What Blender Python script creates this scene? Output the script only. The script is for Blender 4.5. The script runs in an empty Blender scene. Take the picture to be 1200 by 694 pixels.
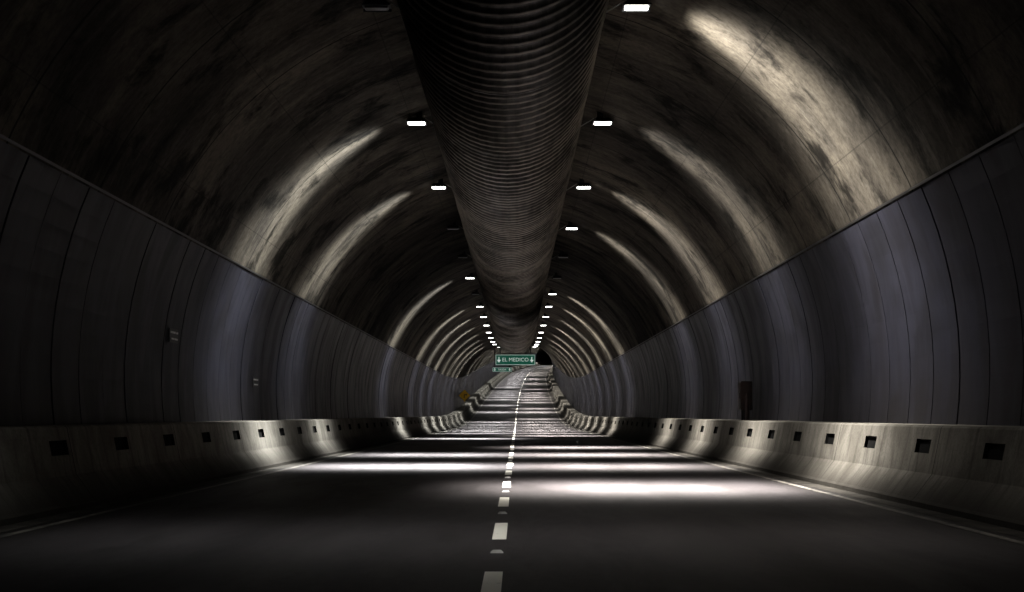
import bpy, math, random
from mathutils import Vector, Matrix
random.seed(7)
S = bpy.context.scene
COL = S.collection

# ------------------------------------------------------------------ path
def path(y):
    if y < 120: z = 0.0
    elif y < 185: z = 0.047/130.0*(y-120)**2
    else: z = 0.047*(y-152.5)
    x = 0.0
    if y > 130: x += 4.2e-5*(y-130)**2
    if y > 400: x += 2.4e-4*(y-400)**2
    return x, z
Y0, Y1 = -60.0, 720.0
ZC, R = 1.9, 6.41

# ------------------------------------------------------------------ node helpers
class NT:
    def __init__(s, idb):
        idb.use_nodes = True
        s.t = idb.node_tree; s.t.nodes.clear()
    def n(s, typ, **kw):
        nd = s.t.nodes.new(typ)
        for k, v in kw.items():
            if k != 'ins': setattr(nd, k, v)
        for a, b in kw.get('ins', {}).items():
            if isinstance(b, bpy.types.NodeSocket): s.t.links.new(b, nd.inputs[a])
            else: nd.inputs[a].default_value = b
        return nd
    def m(s, op, a, b=0.0, c=None, clamp=False):
        ins = {0: a, 1: b}
        if c is not None: ins[2] = c
        nd = s.n('ShaderNodeMath', operation=op, ins=ins); nd.use_clamp = clamp
        return nd.outputs[0]
    def mr(s, v, a, b, c=0.0, d=1.0, smooth=True):
        nd = s.n('ShaderNodeMapRange', interpolation_type='SMOOTHSTEP' if smooth else 'LINEAR')
        s.t.links.new(v, nd.inputs['Value'])
        for k, q in (('From Min', a), ('From Max', b), ('To Min', c), ('To Max', d)): nd.inputs[k].default_value = q
        return nd.outputs['Result']
    def mix(s, f, a, b, mode='MIX'):
        nd = s.n('ShaderNodeMix', data_type='RGBA', blend_type=mode)
        for sock, v in ((nd.inputs[0], f), (nd.inputs[6], a), (nd.inputs[7], b)):
            if isinstance(v, bpy.types.NodeSocket): s.t.links.new(v, sock)
            else: sock.default_value = v if not isinstance(v, tuple) else (v[0], v[1], v[2], 1)
        return nd.outputs[2]
    def noise(s, vec, scale, detail=4, rough=.55, dist=0.0):
        return s.n('ShaderNodeTexNoise', noise_dimensions='2D', ins={'Vector': vec, 'Scale': scale, 'Detail': detail, 'Roughness': rough, 'Distortion': dist}).outputs['Fac']
    def noise3(s, vec, scale, detail=4, rough=.55, dist=0.0):
        return s.n('ShaderNodeTexNoise', ins={'Vector': vec, 'Scale': scale, 'Detail': detail, 'Roughness': rough, 'Distortion': dist}).outputs['Fac']
    def uv(s): return s.n('ShaderNodeTexCoord').outputs['UV']
    def obj(s): return s.n('ShaderNodeTexCoord').outputs['Object']
    def scale(s, v, sc):
        return s.n('ShaderNodeVectorMath', operation='MULTIPLY', ins={0: v, 1: sc}).outputs[0]
    def bump(s, h, st, d=.05):
        return s.n('ShaderNodeBump', ins={'Height': h, 'Strength': st, 'Distance': d}).outputs['Normal']
    def out(s, col, rough, metal=0.0, normal=None, spec=None, em=None, ems=0.0):
        p = s.n('ShaderNodeBsdfPrincipled')
        def put(k, v):
            if isinstance(v, bpy.types.NodeSocket): s.t.links.new(v, p.inputs[k])
            else: p.inputs[k].default_value = (v[0], v[1], v[2], 1) if isinstance(v, tuple) else v
        put('Base Color', col); put('Roughness', rough); put('Metallic', metal)
        if normal: put('Normal', normal)
        if spec is not None: put('Specular IOR Level', spec)
        if em: put('Emission Color', em); put('Emission Strength', ems)
        o = s.n('ShaderNodeOutputMaterial'); s.t.links.new(p.outputs[0], o.inputs[0])
def mat(name):
    m = bpy.data.materials.new(name); return m, NT(m)

def periodic_line(n, v, period, width, off=0.0):
    f = n.m('FRACT', n.m('DIVIDE', n.m('ADD', v, 1000*period+off), period))
    d = n.m('ABSOLUTE', n.m('SUBTRACT', f, .5))
    return n.m('LESS_THAN', d, width/period/2)

# vault concrete: soot-blackened, with cleaner pale areas showing through
m_vault, n = mat('stained_vault_concrete')
uv = n.uv(); sp = n.n('ShaderNodeSeparateXYZ', ins={0: uv})
U, V = sp.outputs[0], sp.outputs[1]
big = n.noise(n.scale(uv, (.22, .18, 1)), 1.0, 3, .6, .3)
streak = n.noise(n.scale(uv, (.30, .85, 1)), 1.0, 4, .60, .1)
streak2 = n.noise(n.scale(uv, (.9, 4.2, 1)), 1.0, 3, .65, .1)
mould = n.noise(n.scale(uv, (.50, .62, 1)), 1.10, 6, .68, .25)
fine = n.noise(uv, 7.0, 4, .7)
c = n.mix(n.mr(big, .35, .65), (.052, .046, .039), (.120, .105, .084))
c = n.mix(n.mr(streak, .42, .68, 0, .60), c, (.020, .018, .016))
c = n.mix(n.mr(streak2, .50, .72, 0, .28), c, (.14, .128, .108))
c = n.mix(n.mr(mould, .48, .68, 0, .90), c, (.006, .0055, .005))
c = n.mix(n.mr(fine, .3, .8, 0, .45), c, (.12, .11, .10), 'MULTIPLY')
ring = n.n('ShaderNodeTexWhiteNoise', noise_dimensions='1D', ins={'W': n.m('FLOOR', n.m('DIVIDE', n.m('ADD', V, 401.2), 4.02))}).outputs['Value']
c = n.mix(n.mr(ring, 0, 1, 0, .4, False), c, (.25, .26, .27), 'MULTIPLY')
lj = periodic_line(n, V, 4.02, .06)
lb = periodic_line(n, V, 1.34, .02, .3)
lu = periodic_line(n, U, 2.2, .02)
c = n.mix(n.m('MULTIPLY', lj, .8), c, (.005, .005, .005))
c = n.mix(n.m('MULTIPLY', n.m('MAXIMUM', lb, lu), .40), c, (.006, .006, .006))
h = n.m('SUBTRACT', n.m('ADD', n.m('MULTIPLY', streak, .5), n.m('MULTIPLY', fine, .35)), n.m('MULTIPLY', lj, .6))
n.out(c, .85, normal=n.bump(h, .5, .05), spec=.02)

# panels
m_panel, n = mat('blue_grey_enamel_panel')
uv = n.uv(); sp = n.n('ShaderNodeSeparateXYZ', ins={0: uv}); U, V = sp.outputs[0], sp.outputs[1]
idn = n.n('ShaderNodeTexWhiteNoise', noise_dimensions='1D', ins={'W': n.m('FLOOR', n.m('DIVIDE', n.m('ADD', V, 58.96+134.0), 1.34))}).outputs['Value']
dirt = n.noise(n.scale(uv, (.45, 1.3, 1)), 1.0, 4, .6, .3)
soot = n.noise(n.scale(uv, (.8, .5, 1)), 1.0, 4, .6)
c = n.mix(idn, (.0150, .0153, .0215), (.022, .022, .0300))
c = n.mix(n.mr(dirt, .4, .75, 0, .45), c, (.009, .008, .009))
c = n.mix(n.mr(soot, .45, .75, 0, .5), c, (.007, .0065, .0065))
c = n.mix(n.mr(U, .0, 1.3, .4, 0), c, (.015, .013, .011))
n.out(c, n.mr(dirt, .3, .7, .32, .44), normal=n.bump(n.m('ADD', dirt, n.m('MULTIPLY', idn, .2)), .10, .04), spec=.045)

# barrier concrete
m_bar, n = mat('barrier_concrete')
uv = n.uv(); sp = n.n('ShaderNodeSeparateXYZ', ins={0: uv}); U, V = sp.outputs[0], sp.outputs[1]
a = n.noise(n.scale(uv, (.7, 1.0, 1)), 1.2, 6, .65, .5)
drip = n.noise(n.scale(uv, (.6, 5.0, 1)), 1.0, 4, .65, .2)
b = n.noise(uv, 22, 4, .7)
c = n.mix(n.mr(a, .3, .7), (.12, .111, .096), (.21, .197, .174))
c = n.mix(n.mr(drip, .5, .72, 0, .5), c, (.045, .041, .036))
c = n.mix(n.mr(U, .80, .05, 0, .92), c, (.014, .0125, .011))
c = n.mix(n.mr(b, .4, .8, 0, .4), c, (.04, .037, .032))
lj = periodic_line(n, V, 6.0, .03, 1.5)
c = n.mix(n.m('MULTIPLY', lj, .9), c, (.008, .008, .008))
n.out(c, .8, normal=n.bump(n.m('SUBTRACT', n.m('ADD', a, n.m('MULTIPLY', b, .4)), n.m('MULTIPLY', lj, .5)), .5, .03), spec=.05)
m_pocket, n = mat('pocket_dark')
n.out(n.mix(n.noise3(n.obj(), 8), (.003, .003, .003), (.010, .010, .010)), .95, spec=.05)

# asphalt
m_road, n = mat('worn_asphalt')
ob = n.obj(); sp = n.n('ShaderNodeSeparateXYZ', ins={0: ob}); X, Yv = sp.outputs[0], sp.outputs[1]
patch = n.noise(n.scale(ob, (.5, .10, 1)), 1.0, 4, .6, .4)
grain = n.noise(ob, 55, 3, .8)
grit = n.noise(ob, 14, 4, .75)
stain = n.noise(n.scale(ob, (1.2, .22, 1)), 1.1, 5, .68, .2)
mott = n.noise(ob, 5.0, 5, .75, .2)
c = n.mix(n.mr(patch, .3, .7), (.030, .0262, .0285), (.047, .042, .0445))
ax = n.m('ABSOLUTE', X)
lane = n.m('ABSOLUTE', n.m('SUBTRACT', ax, 2.4))
wheel = n.m('ABSOLUTE', n.m('SUBTRACT', lane, .85))
c = n.mix(n.mr(wheel, .5, .05, 0, .3), c, (.055, .050, .052))
c = n.mix(n.mr(lane, .4, .0, 0, .4), c, (.016, .0145, .015))
c = n.mix(n.mr(stain, .50, .70, 0, .5), c, (.014, .0125, .013))
c = n.mix(n.mr(mott, .48, .70, 0, .4), c, (.012, .011, .011))
c = n.mix(n.mr(grain, .35, .75, 0, .5), c, (.012, .011, .011))
c = n.mix(n.mr(ax, 4.0, 5.0, 0, .75), c, (.010, .009, .008))
n.out(c, n.mr(stain, .3, .7, .62, .50), normal=n.bump(n.m('ADD', grain, grit), .5, .012), spec=.13)

m_gut, n = mat('gutter_concrete')
ob = n.obj(); a = n.noise(ob, 2.0, 5, .7)
n.out(n.mix(n.mr(a, .3, .7), (.012, .011, .010), (.042, .038, .033)), .8, normal=n.bump(a, .4, .02), spec=.1)

def paint(name, col, under, wear):
    mm, n = mat(name); ob = n.obj()
    w = n.noise(ob, 9, 5, .75); w2 = n.noise(ob, 1.2, 3, .6)
    n.out(n.mix(n.mr(n.m('ADD', n.m('MULTIPLY', w, .7), n.m('MULTIPLY', w2, .3)), wear, wear+.1), col, under), .6, normal=n.bump(w, .3, .01))
    return mm
m_white = paint('white_road_paint', (.86, .83, .75), (.22, .20, .18), .60)
m_edge = paint('worn_edge_paint', (.12, .11, .095), (.02, .018, .017), .46)

m_duct, n = mat('corrugated_duct_sheet')
uv = n.uv(); a = n.noise(n.scale(uv, (1.2, .6, 1)), 1.0, 4, .65, .4); b = n.noise(n.scale(uv, (5, 1.2, 1)), 1.5, 3, .6)
sp = n.n('ShaderNodeSeparateXYZ', ins={0: uv})
ribs = periodic_line(n, sp.outputs[0], .15, .05)
c = n.mix(n.mr(a, .3, .7), (.013, .0115, .009), (.028, .0245, .020))
c = n.mix(n.mr(b, .5, .75, 0, .6), c, (.007, .006, .005))
c = n.mix(n.m('MULTIPLY', ribs, .6), c, (.004, .0035, .003))
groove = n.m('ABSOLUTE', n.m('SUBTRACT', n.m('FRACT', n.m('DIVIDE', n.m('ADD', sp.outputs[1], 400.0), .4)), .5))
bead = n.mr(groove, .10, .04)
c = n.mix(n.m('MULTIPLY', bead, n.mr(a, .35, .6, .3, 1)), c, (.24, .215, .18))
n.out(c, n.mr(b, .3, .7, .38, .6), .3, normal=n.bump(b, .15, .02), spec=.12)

m_steel, n = mat('dark_painted_steel')
a = n.noise3(n.obj(), 6, 4, .6)
n.out(n.mix(a, (.004, .004, .005), (.014, .013, .012)), .5, .3)
m_galv, n = mat('galvanised_steel')
a = n.noise3(n.obj(), 7, 4, .6)
n.out(n.mix(a, (.14, .14, .14), (.28, .27, .26)), .42, .8)
m_lens, n = mat('lit_lamp_lens')
n.out((.9, .9, .9), .3, em=(1.0, .99, .96), ems=14.0)
m_lens.cycles.emission_sampling = 'NONE'
m_lensoff, n = mat('unlit_lamp_lens')
n.out((.03, .03, .03), .3)
m_green, n = mat('green_sign_sheet')
a = n.noise3(n.obj(), 3, 3)
n.out(n.mix(a, (.008, .10, .065), (.012, .14, .09)), .4, em=(.012, .16, .10), ems=.26)
m_green.cycles.emission_sampling = 'NONE'
m_let, n = mat('white_sign_letters')
n.out((.7, .75, .72), .4, em=(.8, .95, .88), ems=.40)
m_let.cycles.emission_sampling = 'NONE'
m_yel, n = mat('yellow_sign_sheet')
a = n.noise3(n.obj(), 3, 3)
n.out(n.mix(a, (.78, .44, .01), (.85, .50, .02)), .35)
m_blk, n = mat('black_sign_paint'); n.out((.01, .01, .01), .5)
m_red, n = mat('faded_red_paint')
a = n.noise3(n.obj(), 5, 5, .7)
n.out(n.mix(n.mr(a, .4, .65), (.026, .010, .008), (.009, .006, .006)), .5, normal=n.bump(a, .2, .01))
m_plate, n = mat('white_plate')
a = n.noise3(n.obj(), 8, 4, .7)
n.out(n.mix(n.mr(a, .45, .65), (.65, .65, .63), (.25, .24, .22)), .4)

# ------------------------------------------------------------------ mesh helpers
def mkobj(name, verts, faces, mats, fm=None, uvs=None, smooth=False, parent=None):
    me = bpy.data.meshes.new(name); me.from_pydata(verts, [], faces)
    for m in (mats if isinstance(mats, (list, tuple)) else [mats]): me.materials.append(m)
    if fm: me.polygons.foreach_set('material_index', fm)
    if uvs:
        l = me.uv_layers.new(name='UVMap')
        flat = []
        for f in faces:
            for i in f: flat += uvs[i]
        l.data.foreach_set('uv', flat)
    if smooth: me.polygons.foreach_set('use_smooth', [True]*len(me.polygons))
    me.update()
    o = bpy.data.objects.new(name, me); COL.objects.link(o)
    if parent: o.parent = parent
    return o
def frange(a, b, s):
    r = []; k = 0
    while a+k*s < b-1e-6: r.append(a+k*s); k += 1
    r.append(b); return r
def sweep(name, prof, ys, m, closed=False, smooth=False, parent=None):
    us = [0]
    for i in range(1, len(prof)): us.append(us[-1]+math.dist(prof[i], prof[i-1]))
    vs, fs, uvs = [], [], []
    K = len(prof)
    for y in ys:
        ox, oz = path(y)
        for (x, z), u in zip(prof, us):
            vs.append((x+ox, y, z+oz)); uvs.append((u, y))
    for j in range(len(ys)-1):
        for i in range(K-1 if not closed else K):
            i2 = (i+1) % K
            fs.append((j*K+i, j*K+i2, (j+1)*K+i2, (j+1)*K+i))
    return mkobj(name, vs, fs, m, uvs=uvs, smooth=smooth, parent=parent)
class MB:
    def __init__(s): s.v, s.f, s.m = [], [], []
    def add(s, vs, fs, mi):
        o = len(s.v); s.v += [tuple(v) for v in vs]
        for f in fs: s.f.append(tuple(i+o for i in f)); s.m.append(mi)
    def box(s, c, d, mi=0, rot=None, taper=1.0, bev=0.0):
        x, y, z = d[0]/2, d[1]/2, d[2]/2
        if bev <= 0:
            vs = [Vector((sx*x*(taper if sz > 0 else 1), sy*y*(taper if sz > 0 else 1), sz*z)) for sz in (-1, 1) for sx, sy in ((-1, -1), (1, -1), (1, 1), (-1, 1))]
            fs = [(3, 2, 1, 0), (4, 5, 6, 7), (0, 1, 5, 4), (1, 2, 6, 5), (2, 3, 7, 6), (3, 0, 4, 7)]
        else:
            vs = []
            lv = [(-z, 1-0, bev), (-z+bev, 1, 0), (z-bev, taper, 0), (z, taper, bev)]
            for zz, t, ins in lv:
                X, Y = x*t-ins, y*t-ins; b = bev
                for px, py in ((-X+b, -Y), (X-b, -Y), (X, -Y+b), (X, Y-b), (X-b, Y), (-X+b, Y), (-X, Y-b), (-X, -Y+b)): vs.append(Vector((px, py, zz)))
            fs = [tuple(range(7, -1, -1)), tuple(range(24, 32))]
            for k in range(3):
                for i in range(8): fs.append((k*8+i, k*8+(i+1) % 8, (k+1)*8+(i+1) % 8, (k+1)*8+i))
        if rot: vs = [rot @ v for v in vs]
        s.add([v+Vector(c) for v in vs], fs, mi)
    def tube(s, a, b, r, mi=0, seg=10, r2=None, cap=True):
        a, b = Vector(a), Vector(b); d = (b-a).normalized()
        u = d.orthogonal().normalized(); w = d.cross(u); r2 = r if r2 is None else r2
        vs = []
        for p, rr in ((a, r), (b, r2)):
            for i in range(seg):
                t = 2*math.pi*i/seg; vs.append(p+(u*math.cos(t)+w*math.sin(t))*rr)
        fs = [(i, (i+1) % seg, seg+(i+1) % seg, seg+i) for i in range(seg)]
        if cap: fs += [tuple(range(seg-1, -1, -1)), tuple(range(seg, 2*seg))]
        s.add(vs, fs, mi)
    def mesh(s, name, mats):
        me = bpy.data.meshes.new(name); me.from_pydata(s.v, [], s.f)
        for m in mats: me.materials.append(m)
        me.polygons.foreach_set('material_index', s.m); me.update(); return me
    def obj(s, name, mats, loc=(0, 0, 0), parent=None):
        o = bpy.data.objects.new(name, s.mesh(name, mats)); o.location = loc
        COL.objects.link(o)
        if parent: o.parent = parent
        return o
def link(name, me, loc, parent=None):
    o = bpy.data.objects.new(name, me); o.location = loc; COL.objects.link(o)
    if parent: o.parent = parent
    return o

ys = frange(Y0, Y1, 2.0)
a0 = math.asin((0-ZC)/R)
N = 72
prof = [(R*math.cos(a0+(math.pi-2*a0)*i/N), ZC+R*math.sin(a0+(math.pi-2*a0)*i/N)) for i in range(N+1)]
sweep('tunnel_vault', prof, ys, m_vault, smooth=True)
sweep('road', [(-5.2+10.4*i/8, 0.0) for i in range(9)], ys, m_road, smooth=True)
for sd in (1, -1):
    sweep('concrete_gutter', [(sd*4.86, .004), (sd*5.2, .006)], ys, m_gut)
    sweep('edge_line_marking', [(sd*4.64, .006), (sd*4.74, .006)], ys, m_edge)

mb = MB(); y = 9.2-5.07*12
while y < 600:
    w = .066
    jl = random.uniform(-.03, .03)
    yy = [y+2.16*k/4 for k in range(5)]
    vs = []
    for q in yy:
        ox, oz = path(q); vs += [(-w+ox+jl*.2, q, oz+.005), (w+ox+jl*.2, q, oz+.005)]
    mb.add(vs, [(2*k, 2*k+1, 2*k+3, 2*k+2) for k in range(4)], 0)
    y += 5.07
mb.obj('lane_dash_marking', [m_white])
mb = MB(); y = 12.95-5.07*8
while y < 250:
    ox, oz = path(y); mb.box((ox, y, oz+.012), (.11, .10, .022), 0, taper=.6)
    y += 5.07
mb.obj('road_stud_row', [m_plate])

BP = [(5.13, 0.0), (5.13, .07), (5.17, .10), (5.40, .40), (5.455, .65), (5.495, .83), (5.53, .985), (5.56, 1.01), (5.95, 1.01), (6.45, 1.01)]
def barrier(sd, first):
    per = 3.0; PR = 4; hl = .36
    us = [0]
    for i in range(1, len(BP)): us.append(us[-1]+math.dist(BP[i], BP[i-1]))
    ystart = first-per*math.floor((first-Y0)/per)
    yb = [Y0]; k = 0; pk = []
    while ystart+k*per < Y1-2:
        c = ystart+k*per
        if c-hl > yb[-1]+.05:
            yb += [c-hl, c+hl, c+1.5]; pk.append(len(yb)-3)
        k += 1
    pk = set(pk); K = len(BP); vs, uvs, fs, fm = [], [], [], []
    for y in yb:
        ox, oz = path(y)
        for (x, z), u in zip(BP, us): vs.append((sd*x+ox, y, z+oz)); uvs.append((u, y))
    for j in range(len(yb)-1):
        for i in range(K-1):
            q = (j*K+i, j*K+i+1, (j+1)*K+i+1, (j+1)*K+i)
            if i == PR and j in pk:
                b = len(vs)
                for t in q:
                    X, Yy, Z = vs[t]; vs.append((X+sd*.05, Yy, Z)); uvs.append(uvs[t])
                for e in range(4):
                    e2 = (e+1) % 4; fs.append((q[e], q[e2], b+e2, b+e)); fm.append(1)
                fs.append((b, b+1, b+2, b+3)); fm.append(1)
            else: fs.append(q); fm.append(0)
    mkobj('concrete_barrier', vs, fs, [m_bar, m_pocket], fm, uvs)
barrier(1, 17.2); barrier(-1, 19.0)

def panels(sd):
    rr = R-.07; tb = math.asin((1.0-ZC)/rr); tt = math.asin((4.34-ZC)/rr); n_ = 10
    vs, uvs, fs = [], [], []
    y = -58.96
    while y < 640:
        ya, yb = y+.018, y+1.34-.018
        base = len(vs)
        dr = random.uniform(-.008, .008)
        for q in (ya, yb):
            ox, oz = path(q)
            for i in range(n_+1):
                t = tb+(tt-tb)*i/n_
                vs.append((sd*(rr+dr)*math.cos(t)+ox, q, ZC+(rr+dr)*math.sin(t)+oz)); uvs.append(((t-tb)*rr, q))
            for i in range(n_+1):
                t = tb+(tt-tb)*i/n_
                vs.append((sd*(rr+.06)*math.cos(t)+ox, q, ZC+(rr+.06)*math.sin(t)+oz)); uvs.append(((t-tb)*rr, q))
        M = n_+1
        for i in range(n_): 
            fs.append((base+i, base+i+1, base+2*M+i+1, base+2*M+i))
            fs.append((base+i, base+i+1, base+M+i+1, base+M+i))
            fs.append((base+2*M+i, base+2*M+i+1, base+3*M+i+1, base+3*M+i))
        fs.append((base+n_, base+M+n_, base+3*M+n_, base+2*M+n_))
        y += 1.34
    pn = mkobj('wall_cladding_panels', vs, fs, m_panel, uvs=uvs)
    t = tt+.004
    sweep('top_trim_rail', [(sd*(rr-.02)*math.cos(t), ZC+(rr-.02)*math.sin(t)), (sd*(rr-.02)*math.cos(t+.006), ZC+(rr-.02)*math.sin(t+.006)), (sd*(R+.01)*math.cos(t+.006), ZC+(R+.01)*math.sin(t+.006))], frange(-58, 640, 2), m_steel, parent=pn)
panels(1); panels(-1)

# duct: sheet drum with a raised stiffening bead every 0.4 m
HC, RD = 6.50, 1.27
dys = frange(-40, 100, .05)
seg = 44; vs, uvs, fs = [], [], []
for y in dys:
    ph = ((y+400.0)/.4) % 1.0
    d = abs(ph-.5)
    sag = .018*math.sin(y*1.31)+.012*math.sin(y*.53+1)
    r = RD + (.055 if d < .07 else .03 if d < .14 else 0.0)
    if (y % 4.8) < .06: r += .03
    for i in range(seg+1):
        t = 2*math.pi*i/seg
        vs.append((r*math.sin(t), y, HC+sag+r*math.cos(t))); uvs.append((t*RD, y))
K = seg+1
for j in range(len(dys)-1):
    for i in range(seg): fs.append((j*K+i, j*K+i+1, (j+1)*K+i+1, (j+1)*K+i))
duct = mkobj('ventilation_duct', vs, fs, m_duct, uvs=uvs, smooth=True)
mb = MB()
mb.tube((0, 99.9, HC), (0, 100.05, HC), RD+.08, 0, 40)
y = -38.4
while y < 99:
    for sx in (-1, 1):
        mb.tube((sx*.9, y, HC+.95), (sx*.9, y, ZC+math.sqrt(R*R-.81)+.02), .02, 0, 6)
    y += 2.5
mb.obj('hangers_and_end_cap', [m_steel], parent=duct)

# ------------------------------------------------------------------ lamps
LX, LZ = 2.11, 7.74
def lampmesh(sd, lit):
    mb = MB()
    mb.box((0, 0, .06), (.46, .32, .10), 0, taper=.72, bev=.015)
    mb.box((0, 0, -.010), (.38, .20, .036), 1, bev=.01)
    mb.box((0, .165, -.005), (.46, .012, .05), 0); mb.box((0, -.165, .012), (.46, .012, .025), 0)
    mb.box((-sd*.06, 0, .18), (.14, .12, .18), 0)
    mb.tube((-sd*.20, 0, .10), (-sd*.86, 0, -.30), .011, 2, 6)
    return mb.mesh('tunnel_lamp', [m_steel, m_lens if lit else m_lensoff, m_galv])
LM = {(s, l): lampmesh(s, l) for s in (1, -1) for l in (True, False)}

def light_data(sd, power, k=20.0, wide=0.0, downonly=False):
    L = bpy.data.lights.new('lamp_bulb', 'POINT'); L.energy = power; L.shadow_soft_size = .05
    L.color = (1.0, .955, .875) if sd > 0 else (.97, .985, .95)
    n = NT(L)
    inc = n.n('ShaderNodeNewGeometry').outputs['Incoming']
    sp = n.n('ShaderNodeSeparateXYZ', ins={0: inc})
    dx, dy, dz = sp.outputs
    o_ = n.m('MULTIPLY', dx, float(sd)); dn = n.m('MULTIPLY', dz, -1.0)
    dnp = n.m('MAXIMUM', dn, 0.0)
    sg = n.m('SUBTRACT', .64+wide, n.m('MULTIPLY', dn, .28))
    q = n.m('DIVIDE', dy, sg); q2 = n.m('MULTIPLY', q, q)
    # reflector cut-off along the tunnel: gaussian core with a steeper edge
    g = n.m('EXPONENT', n.m('MULTIPLY', n.m('ADD', q2, n.m('MULTIPLY', n.m('MULTIPLY', q2, q2), .8)), -1.0))
    if downonly:
        g = n.m('MULTIPLY', g, n.m('MULTIPLY', n.mr(dn, .55, .9), n.m('POWER', dnp, 12.0)))
    else:
        g = n.m('MULTIPLY', g, n.mr(dn, .04, .60))
        g = n.m('MULTIPLY', g, n.mr(o_, -.45, -.10, .002, 1.0))
        g = n.m('MULTIPLY', g, n.m('ADD', n.mr(dn, .70, .90, 1.0, .22), n.m('MULTIPLY', n.m('POWER', dnp, 20.0), k)))
    e = n.n('ShaderNodeEmission', ins={'Strength': g})
    o = n.n('ShaderNodeOutputLight'); n.t.links.new(e.outputs[0], o.inputs[0])
    return L
P = 6200.0
D0, SP = 24.5, 9.9
OFF_L = {-4, -3, 0, 3, 4, 6}; OFF_R = {-4, -3, 4, 5}
nn = -6
while D0+nn*SP < 560:
    y = D0+nn*SP
    for sd in (1, -1):
        off = OFF_R if sd > 0 else OFF_L
        on = nn not in off and not (nn > 12 and random.random() < .25) and nn > -5
        ox, oz = path(y)
        lo = link('tunnel_lamp', LM[(sd, on)], (sd*LX+ox, y, LZ+oz))
        if on:
            rv = random.uniform(.70, 1.15)*(1.12 if sd > 0 else 1.0)
            if nn == -2: L = light_data(sd, 7000, wide=.14, downonly=True)  # unseen lamp pair, added light aimed down to brighten the near road
            elif nn == -1: L = light_data(sd, 1150, wide=.15, downonly=True)  # weaker unseen pair, added foreground fill with its beam kept off the walls
            elif nn > 9: L = light_data(sd, P*rv*.68, wide=.18, k=13)
            else: L = light_data(sd, P*rv*(1.5 if nn == 0 else 1.1 if nn < 3 else 1), wide=(.08 if nn == 0 else 0), k=(11.5 if nn == 0 else 17.0))
            b = bpy.data.objects.new('lamp_bulb', L); b.location = (0, 0, -.10); b.parent = lo; COL.objects.link(b)
    nn += 1

# ------------------------------------------------------------------ signs
def text_mesh(s, size, m, loc, parent, name='lettering'):
    cu = bpy.data.curves.new(name, 'FONT'); cu.body = s; cu.size = size; cu.extrude = .004
    cu.align_x = 'CENTER'; cu.align_y = 'CENTER'
    tmp = bpy.data.objects.new('t', cu); COL.objects.link(tmp)
    dg = bpy.context.evaluated_depsgraph_get()
    me = bpy.data.meshes.new_from_object(tmp.evaluated_get(dg))
    bpy.data.objects.remove(tmp)
    me.materials.clear(); me.materials.append(m)
    o = bpy.data.objects.new(name, me); COL.objects.link(o)
    o.rotation_euler = (math.radians(90), 0, 0); o.location = loc; o.parent = parent
    return o
def overhead_sign(x, y, z, w, h, txt, top, ts):
    e = bpy.data.objects.new('overhead_direction_sign', None); COL.objects.link(e)
    ox, oz = path(y); e.location = (x+ox, y, z+oz)
    mb = MB()
    mb.box((0, 0, 0), (w, .06, h), 0)
    mb.obj('panel', [m_green], parent=e)
    mb = MB(); t = .03
    mb.box((0, -.034, h/2-t), (w-.04, .008, .02), 0); mb.box((0, -.034, -h/2+t), (w-.04, .008, .02), 0)
    for s in (-1, 1):
        mb.box((s*(w/2-t), -.034, 0), (.02, .008, h-2*t-.03), 0)
        cx = s*(w/2-.22)
        mb.box((cx, -.036, .08), (.07, .008, h*.3), 0)
        mb.add([(cx-.13, -.04, 0), (cx+.13, -.04, 0), (cx, -.04, -h*.28)], [(0, 1, 2)], 0)
    mb.obj('border_and_arrows', [m_let], parent=e)
    text_mesh(txt, ts, m_let, (0, -.038, 0), e)
    mb = MB()
    for s in (-1, 1):
        mb.tube((s*w*.38, .06, -h/2), (s*w*.38, .06, top-z), .035, 0, 8)
    mb.box((0, .06, h/2+.08), (w*.9, .05, .05), 0)
    mb.obj('hanger_frame', [m_steel], parent=e)
overhead_sign(.06, 96.5, 4.58, 2.5, .66, 'EL MEDICO', 5.4, .33)
overhead_sign(-1.3, 150, 5.2, 1.9, .42, 'SALIDA', 8.0, .24)

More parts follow.
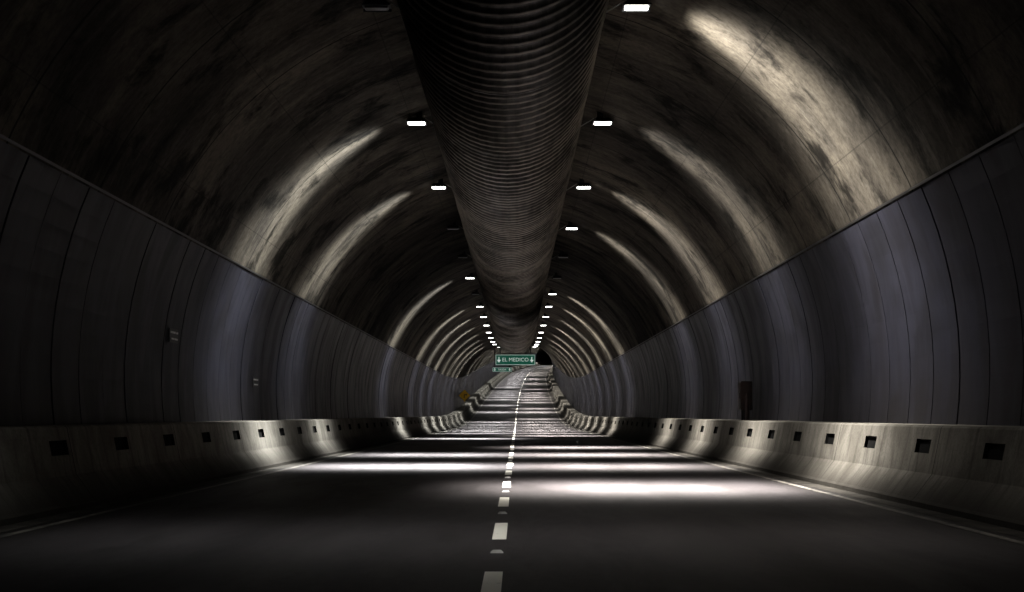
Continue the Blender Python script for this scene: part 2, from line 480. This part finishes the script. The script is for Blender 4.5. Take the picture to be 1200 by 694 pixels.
def warning(x, y, z):
    ox, oz = path(y)
    e = bpy.data.objects.new('warning_sign', None); COL.objects.link(e); e.location = (x+ox, y, oz)
    mb = MB(); s = .46
    for r_, yy, mi in ((s*math.sqrt(2)*.98, -.02, 1), (s*math.sqrt(2)*.93, -.03, 0)):
        mb.add([(0, yy, z-r_), (r_, yy, z), (0, yy, z+r_), (-r_, yy, z)], [(0, 1, 2, 3)], mi)
    r_ = s*math.sqrt(2)*.98
    mb.add([(0, -.003, z-r_), (r_, -.003, z), (0, -.003, z+r_), (-r_, -.003, z)], [(3, 2, 1, 0)], 2)
    mb.box((-.02, -.038, z-.1), (.08, .008, .30), 1)
    mb.box((.06, -.038, z+.08), (.22, .008, .08), 1)
    mb.add([(.15, -.042, z-.03), (.15, -.042, z+.19), (.31, -.042, z+.08)], [(0, 1, 2)], 1)
    mb.obj('diamond_plate', [m_yel, m_blk, m_galv], parent=e)
    mb = MB(); mb.tube((0, .03, .95), (0, .03, z+.5), .035, 0, 10); mb.box((0, .03, 1.02), (.2, .2, .03), 0)
    mb.obj('post', [m_galv], parent=e)
warning(-5.45, 163, 2.5)

mb = MB()
mb.box((0, 0, .62), (.30, .50, .74), 0, bev=.02)
mb.box((-.152, 0, .62), (.012, .42, .64), 0)
mb.box((-.165, -.15, .62), (.02, .03, .14), 1)
mb.tube((-.05, -.2, 0), (-.05, -.2, .27), .03, 1, 8); mb.tube((-.05, .2, 0), (-.05, .2, .27), .03, 1, 8)
mb.tube((-.02, -.45, .0), (-.02, -.45, .55), .055, 0, 12); mb.tube((-.02, -.45, .55), (-.02, -.45, .68), .055, 0, 12, r2=.02)
mb.obj('fire_hose_cabinet', [m_red, m_steel], (6.02, 39.5, 1.01))

for (yy, zz) in ((28.7, 2.62), (38.0, 1.95)):
    x = -math.sqrt((R-.09)**2-(zz-ZC)**2)
    mb = MB()
    mb.box((.0, 0, .06), (.012, .62, .035), 0); mb.box((0, .05, -.06), (.012, .5, .03), 0)
    mb.box((-.012, 0, 0), (.012, .72, .26), 1)
    mb.obj('wall_number_plate', [m_plate, m_steel], (x+.03, yy, zz))

# ------------------------------------------------------------------ world / camera
w = bpy.data.worlds.new('World'); S.world = w; n = NT(w)
sky = n.n('ShaderNodeTexSky'); sky.sky_type = 'NISHITA'; sky.sun_disc = False
sky.sun_elevation = math.radians(1); sky.sun_rotation = math.radians(150)
bg = n.n('ShaderNodeBackground', ins={'Color': sky.outputs[0], 'Strength': .001})
o = n.n('ShaderNodeOutputWorld'); n.t.links.new(bg.outputs[0], o.inputs[0])

cam = bpy.data.cameras.new('Camera'); cam.sensor_width = 36; cam.lens = 54; cam.clip_end = 3000; cam.clip_start = .1
co = bpy.data.objects.new('Camera', cam); COL.objects.link(co)
co.location = (.17, 0, 1.15)
co.rotation_euler = (math.radians(90)+math.atan(139/1800), 0, math.atan(6/1800))
S.camera = co
S.view_settings.view_transform = 'Standard'; S.view_settings.look = 'None'; S.view_settings.exposure = 0
